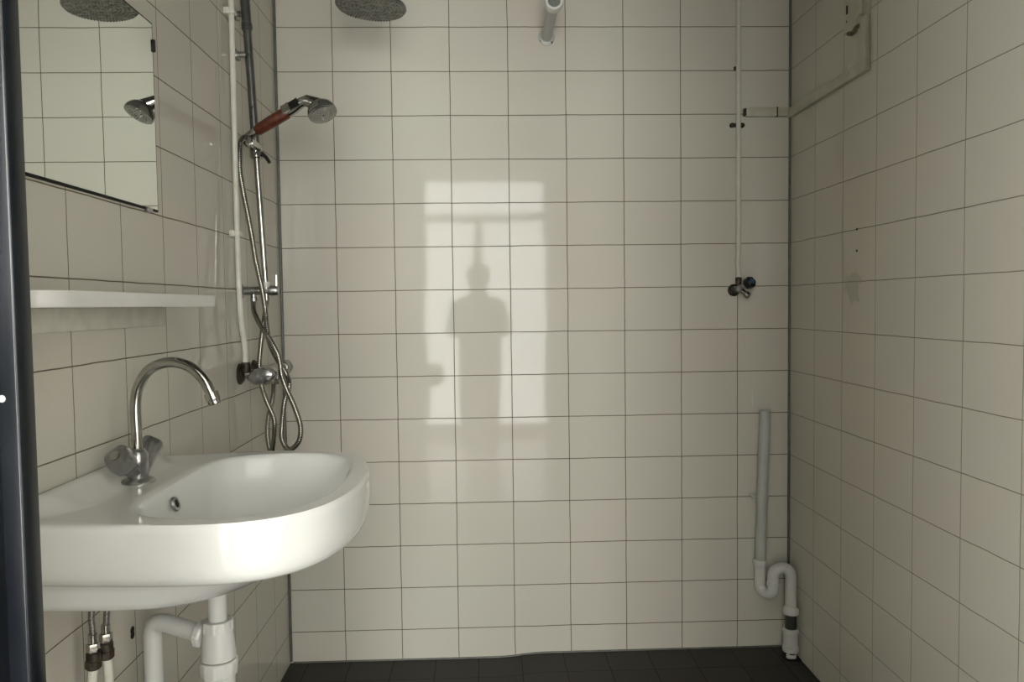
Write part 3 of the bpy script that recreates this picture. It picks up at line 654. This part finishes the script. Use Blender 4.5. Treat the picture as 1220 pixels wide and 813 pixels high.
# ================================================================ PERSON TAKING THE PHOTO (seen only as a reflection)
def skinned(name, V, E, R, m, parent, root=0, sub=2):
    me = bpy.data.meshes.new(name); me.from_pydata([Vector(v)-parent.location for v in V], E, []); o = bpy.data.objects.new(name, me); COL.objects.link(o); o.parent = parent
    sk = o.modifiers.new('skin','SKIN'); sk.use_smooth_shade = True
    for i, r in enumerate(R):
        rr_ = r if isinstance(r, tuple) else (r,r)
        me.skin_vertices[0].data[i].radius = rr_
    me.skin_vertices[0].data[root].use_root = True
    ss = o.modifiers.new('sub','SUBSURF'); ss.levels = sub; ss.render_levels = sub
    me.materials.append(m); return o
PX, PY = -.05, -.36
per = thing('person','person in dark jacket holding up a phone, reflected in the back wall tiles','person',(PX,PY,0))
V = [(PX,PY,.80),(PX,PY,.95),(PX,PY,1.12),(PX,PY,1.26),(PX,PY+.01,1.335),(PX,PY+.015,1.40),
     (PX-.15,PY,1.25),(PX-.20,PY+.03,1.03),(PX-.10,PY+.20,1.10),(PX+.15,PY,1.25),(PX+.20,PY+.03,1.03),(PX+.10,PY+.20,1.13),
     (PX-.085,PY,.74),(PX-.09,PY+.01,.42),(PX-.09,PY,.08),(PX+.085,PY,.74),(PX+.09,PY+.01,.42),(PX+.09,PY,.08)]
E_ = [(0,1),(1,2),(2,3),(3,4),(4,5),(3,6),(6,7),(7,8),(3,9),(9,10),(10,11),(0,12),(12,13),(13,14),(0,15),(15,16),(16,17)]
R_ = [(.17,.11),(.165,.10),(.165,.10),(.135,.09),.05,.05,.06,.045,.035,.06,.045,.035,.085,.06,.045,.085,.06,.045]
skinned('jacket_body', V, E_, R_, M['jacket'], per)
link('head', La((PX,PY+.02,1.36),(0,.05,1),[(0,0),(0,.035),(.02,.060),(.05,.074),(.09,.080),(.13,.078),(.165,.060),(.185,.028),(.19,0)],28), M['skin'], per)
link('nose', La((PX,PY+.085,1.435),(0,.7,-.5),[(0,0),(0,.008),(.012,.012),(.024,.010),(.028,0)],12), M['skin'], per)
link('hair', La((PX,PY+.005,1.42),(0,-.08,1),[(0,.078),(.03,.088),(.08,.089),(.115,.070),(.135,.035),(.14,0)],28), M['hair'], per)
for s in (-1,1):
    hb = Vector((PX+s*.10+(-s*.0),PY+.20,1.115+.015*(s>0))); 
    Vh = [tuple(hb),(hb.x-s*.01,hb.y+.03,hb.z+.035),(hb.x-s*.012,hb.y+.045,hb.z+.06)]; Eh = [(0,1),(1,2)]; Rh = [.026,.03,.026]
    for f in range(4):
        i = len(Vh); Vh += [(hb.x-s*(.014+.004*f),hb.y+.055-.006*f,hb.z+.070+.014*f-.02),(hb.x-s*(.040+.003*f),hb.y+.062,hb.z+.072+.015*f-.02),(hb.x-s*(.058-.004*f),hb.y+.052,hb.z+.072+.015*f-.02)]
        Eh += [(1,i),(i,i+1),(i+1,i+2)]; Rh += [.009,.0085,.0075]
    i = len(Vh); Vh += [(hb.x-s*.03,hb.y+.03,hb.z+.05),(hb.x-s*.05,hb.y+.032,hb.z+.065)]; Eh += [(1,i),(i,i+1)]; Rh += [.010,.008]
    skinned('hand', Vh, Eh, Rh, M['skin'], per, 0, 1)
    sh_ = La((PX+s*.09,PY-.05,.035),(0,1,0),[(0,0),(.005,.030),(.05,.040),(.14,.042),(.21,.035),(.235,.015),(.24,0)],20)
    for v in sh_.verts: v.co.z = max(.0, v.co.z*.9)
    link('shoe', sh_, M['black'], per)
tag(link('phone', B((PX-.045,PY+.255,1.17),(PX+.075,PY+.263,1.235),.003), M['black'], origin=(PX,PY+.259,1.17)), 'black phone held in front of the person behind the doorway', 'phone')

# ================================================================ LIGHT
w = bpy.data.worlds.new('sky'); SC.world = w; w.use_nodes = True
bg = w.node_tree.nodes['Background']; bg.inputs['Color'].default_value = (1,.995,.96,1); bg.inputs['Strength'].default_value = 12
for wd, ht, loc, rot in ((WX1-WX0, WZ1-WZ0, (0,HY0-.10,(WZ0+WZ1)/2), (PI/2,0,0)), (SX1-SX0, SZ1-SZ0, ((SX0+SX1)/2,HY0-.10,(SZ0+SZ1)/2), (PI/2,0,0)),
        (QY1-QY0, QZ1-QZ0, (HX0-.10,(QY0+QY1)/2,(QZ0+QZ1)/2), (PI/2,0,-PI/2))):
    la = bpy.data.lights.new('window_portal','AREA'); la.shape = 'RECTANGLE'; la.size = wd; la.size_y = ht
    la.cycles.is_portal = True
    lo = bpy.data.objects.new('window_portal', la); COL.objects.link(lo); lo.location = loc; lo.rotation_euler = rot

# ================================================================ CAMERA
F = 933.2; yaw, pitch, roll = .0328, .0463, .0131
cy, sy = math.cos(yaw), math.sin(yaw)
fwd = Vector((sy*math.cos(pitch), cy*math.cos(pitch), -math.sin(pitch))); right = Vector((cy,-sy,0)); down = fwd.cross(right)
r2v = right*math.cos(roll)+down*math.sin(roll); d2v = -right*math.sin(roll)+down*math.cos(roll)
cam = bpy.data.cameras.new('camera'); co = bpy.data.objects.new('camera', cam); COL.objects.link(co)
cam.sensor_fit = 'HORIZONTAL'; cam.sensor_width = 36; cam.lens = F/1220*36; cam.clip_start = .02
mm = Matrix((r2v, -d2v, -fwd)).transposed().to_4x4(); mm.translation = Vector((0,0,1.25)); co.matrix_world = mm
SC.camera = co
SC.view_settings.view_transform = 'Standard'; SC.view_settings.look = 'None'; SC.view_settings.gamma = 1
SC.view_settings.use_curve_mapping = False; SC.view_settings.exposure = 0.78
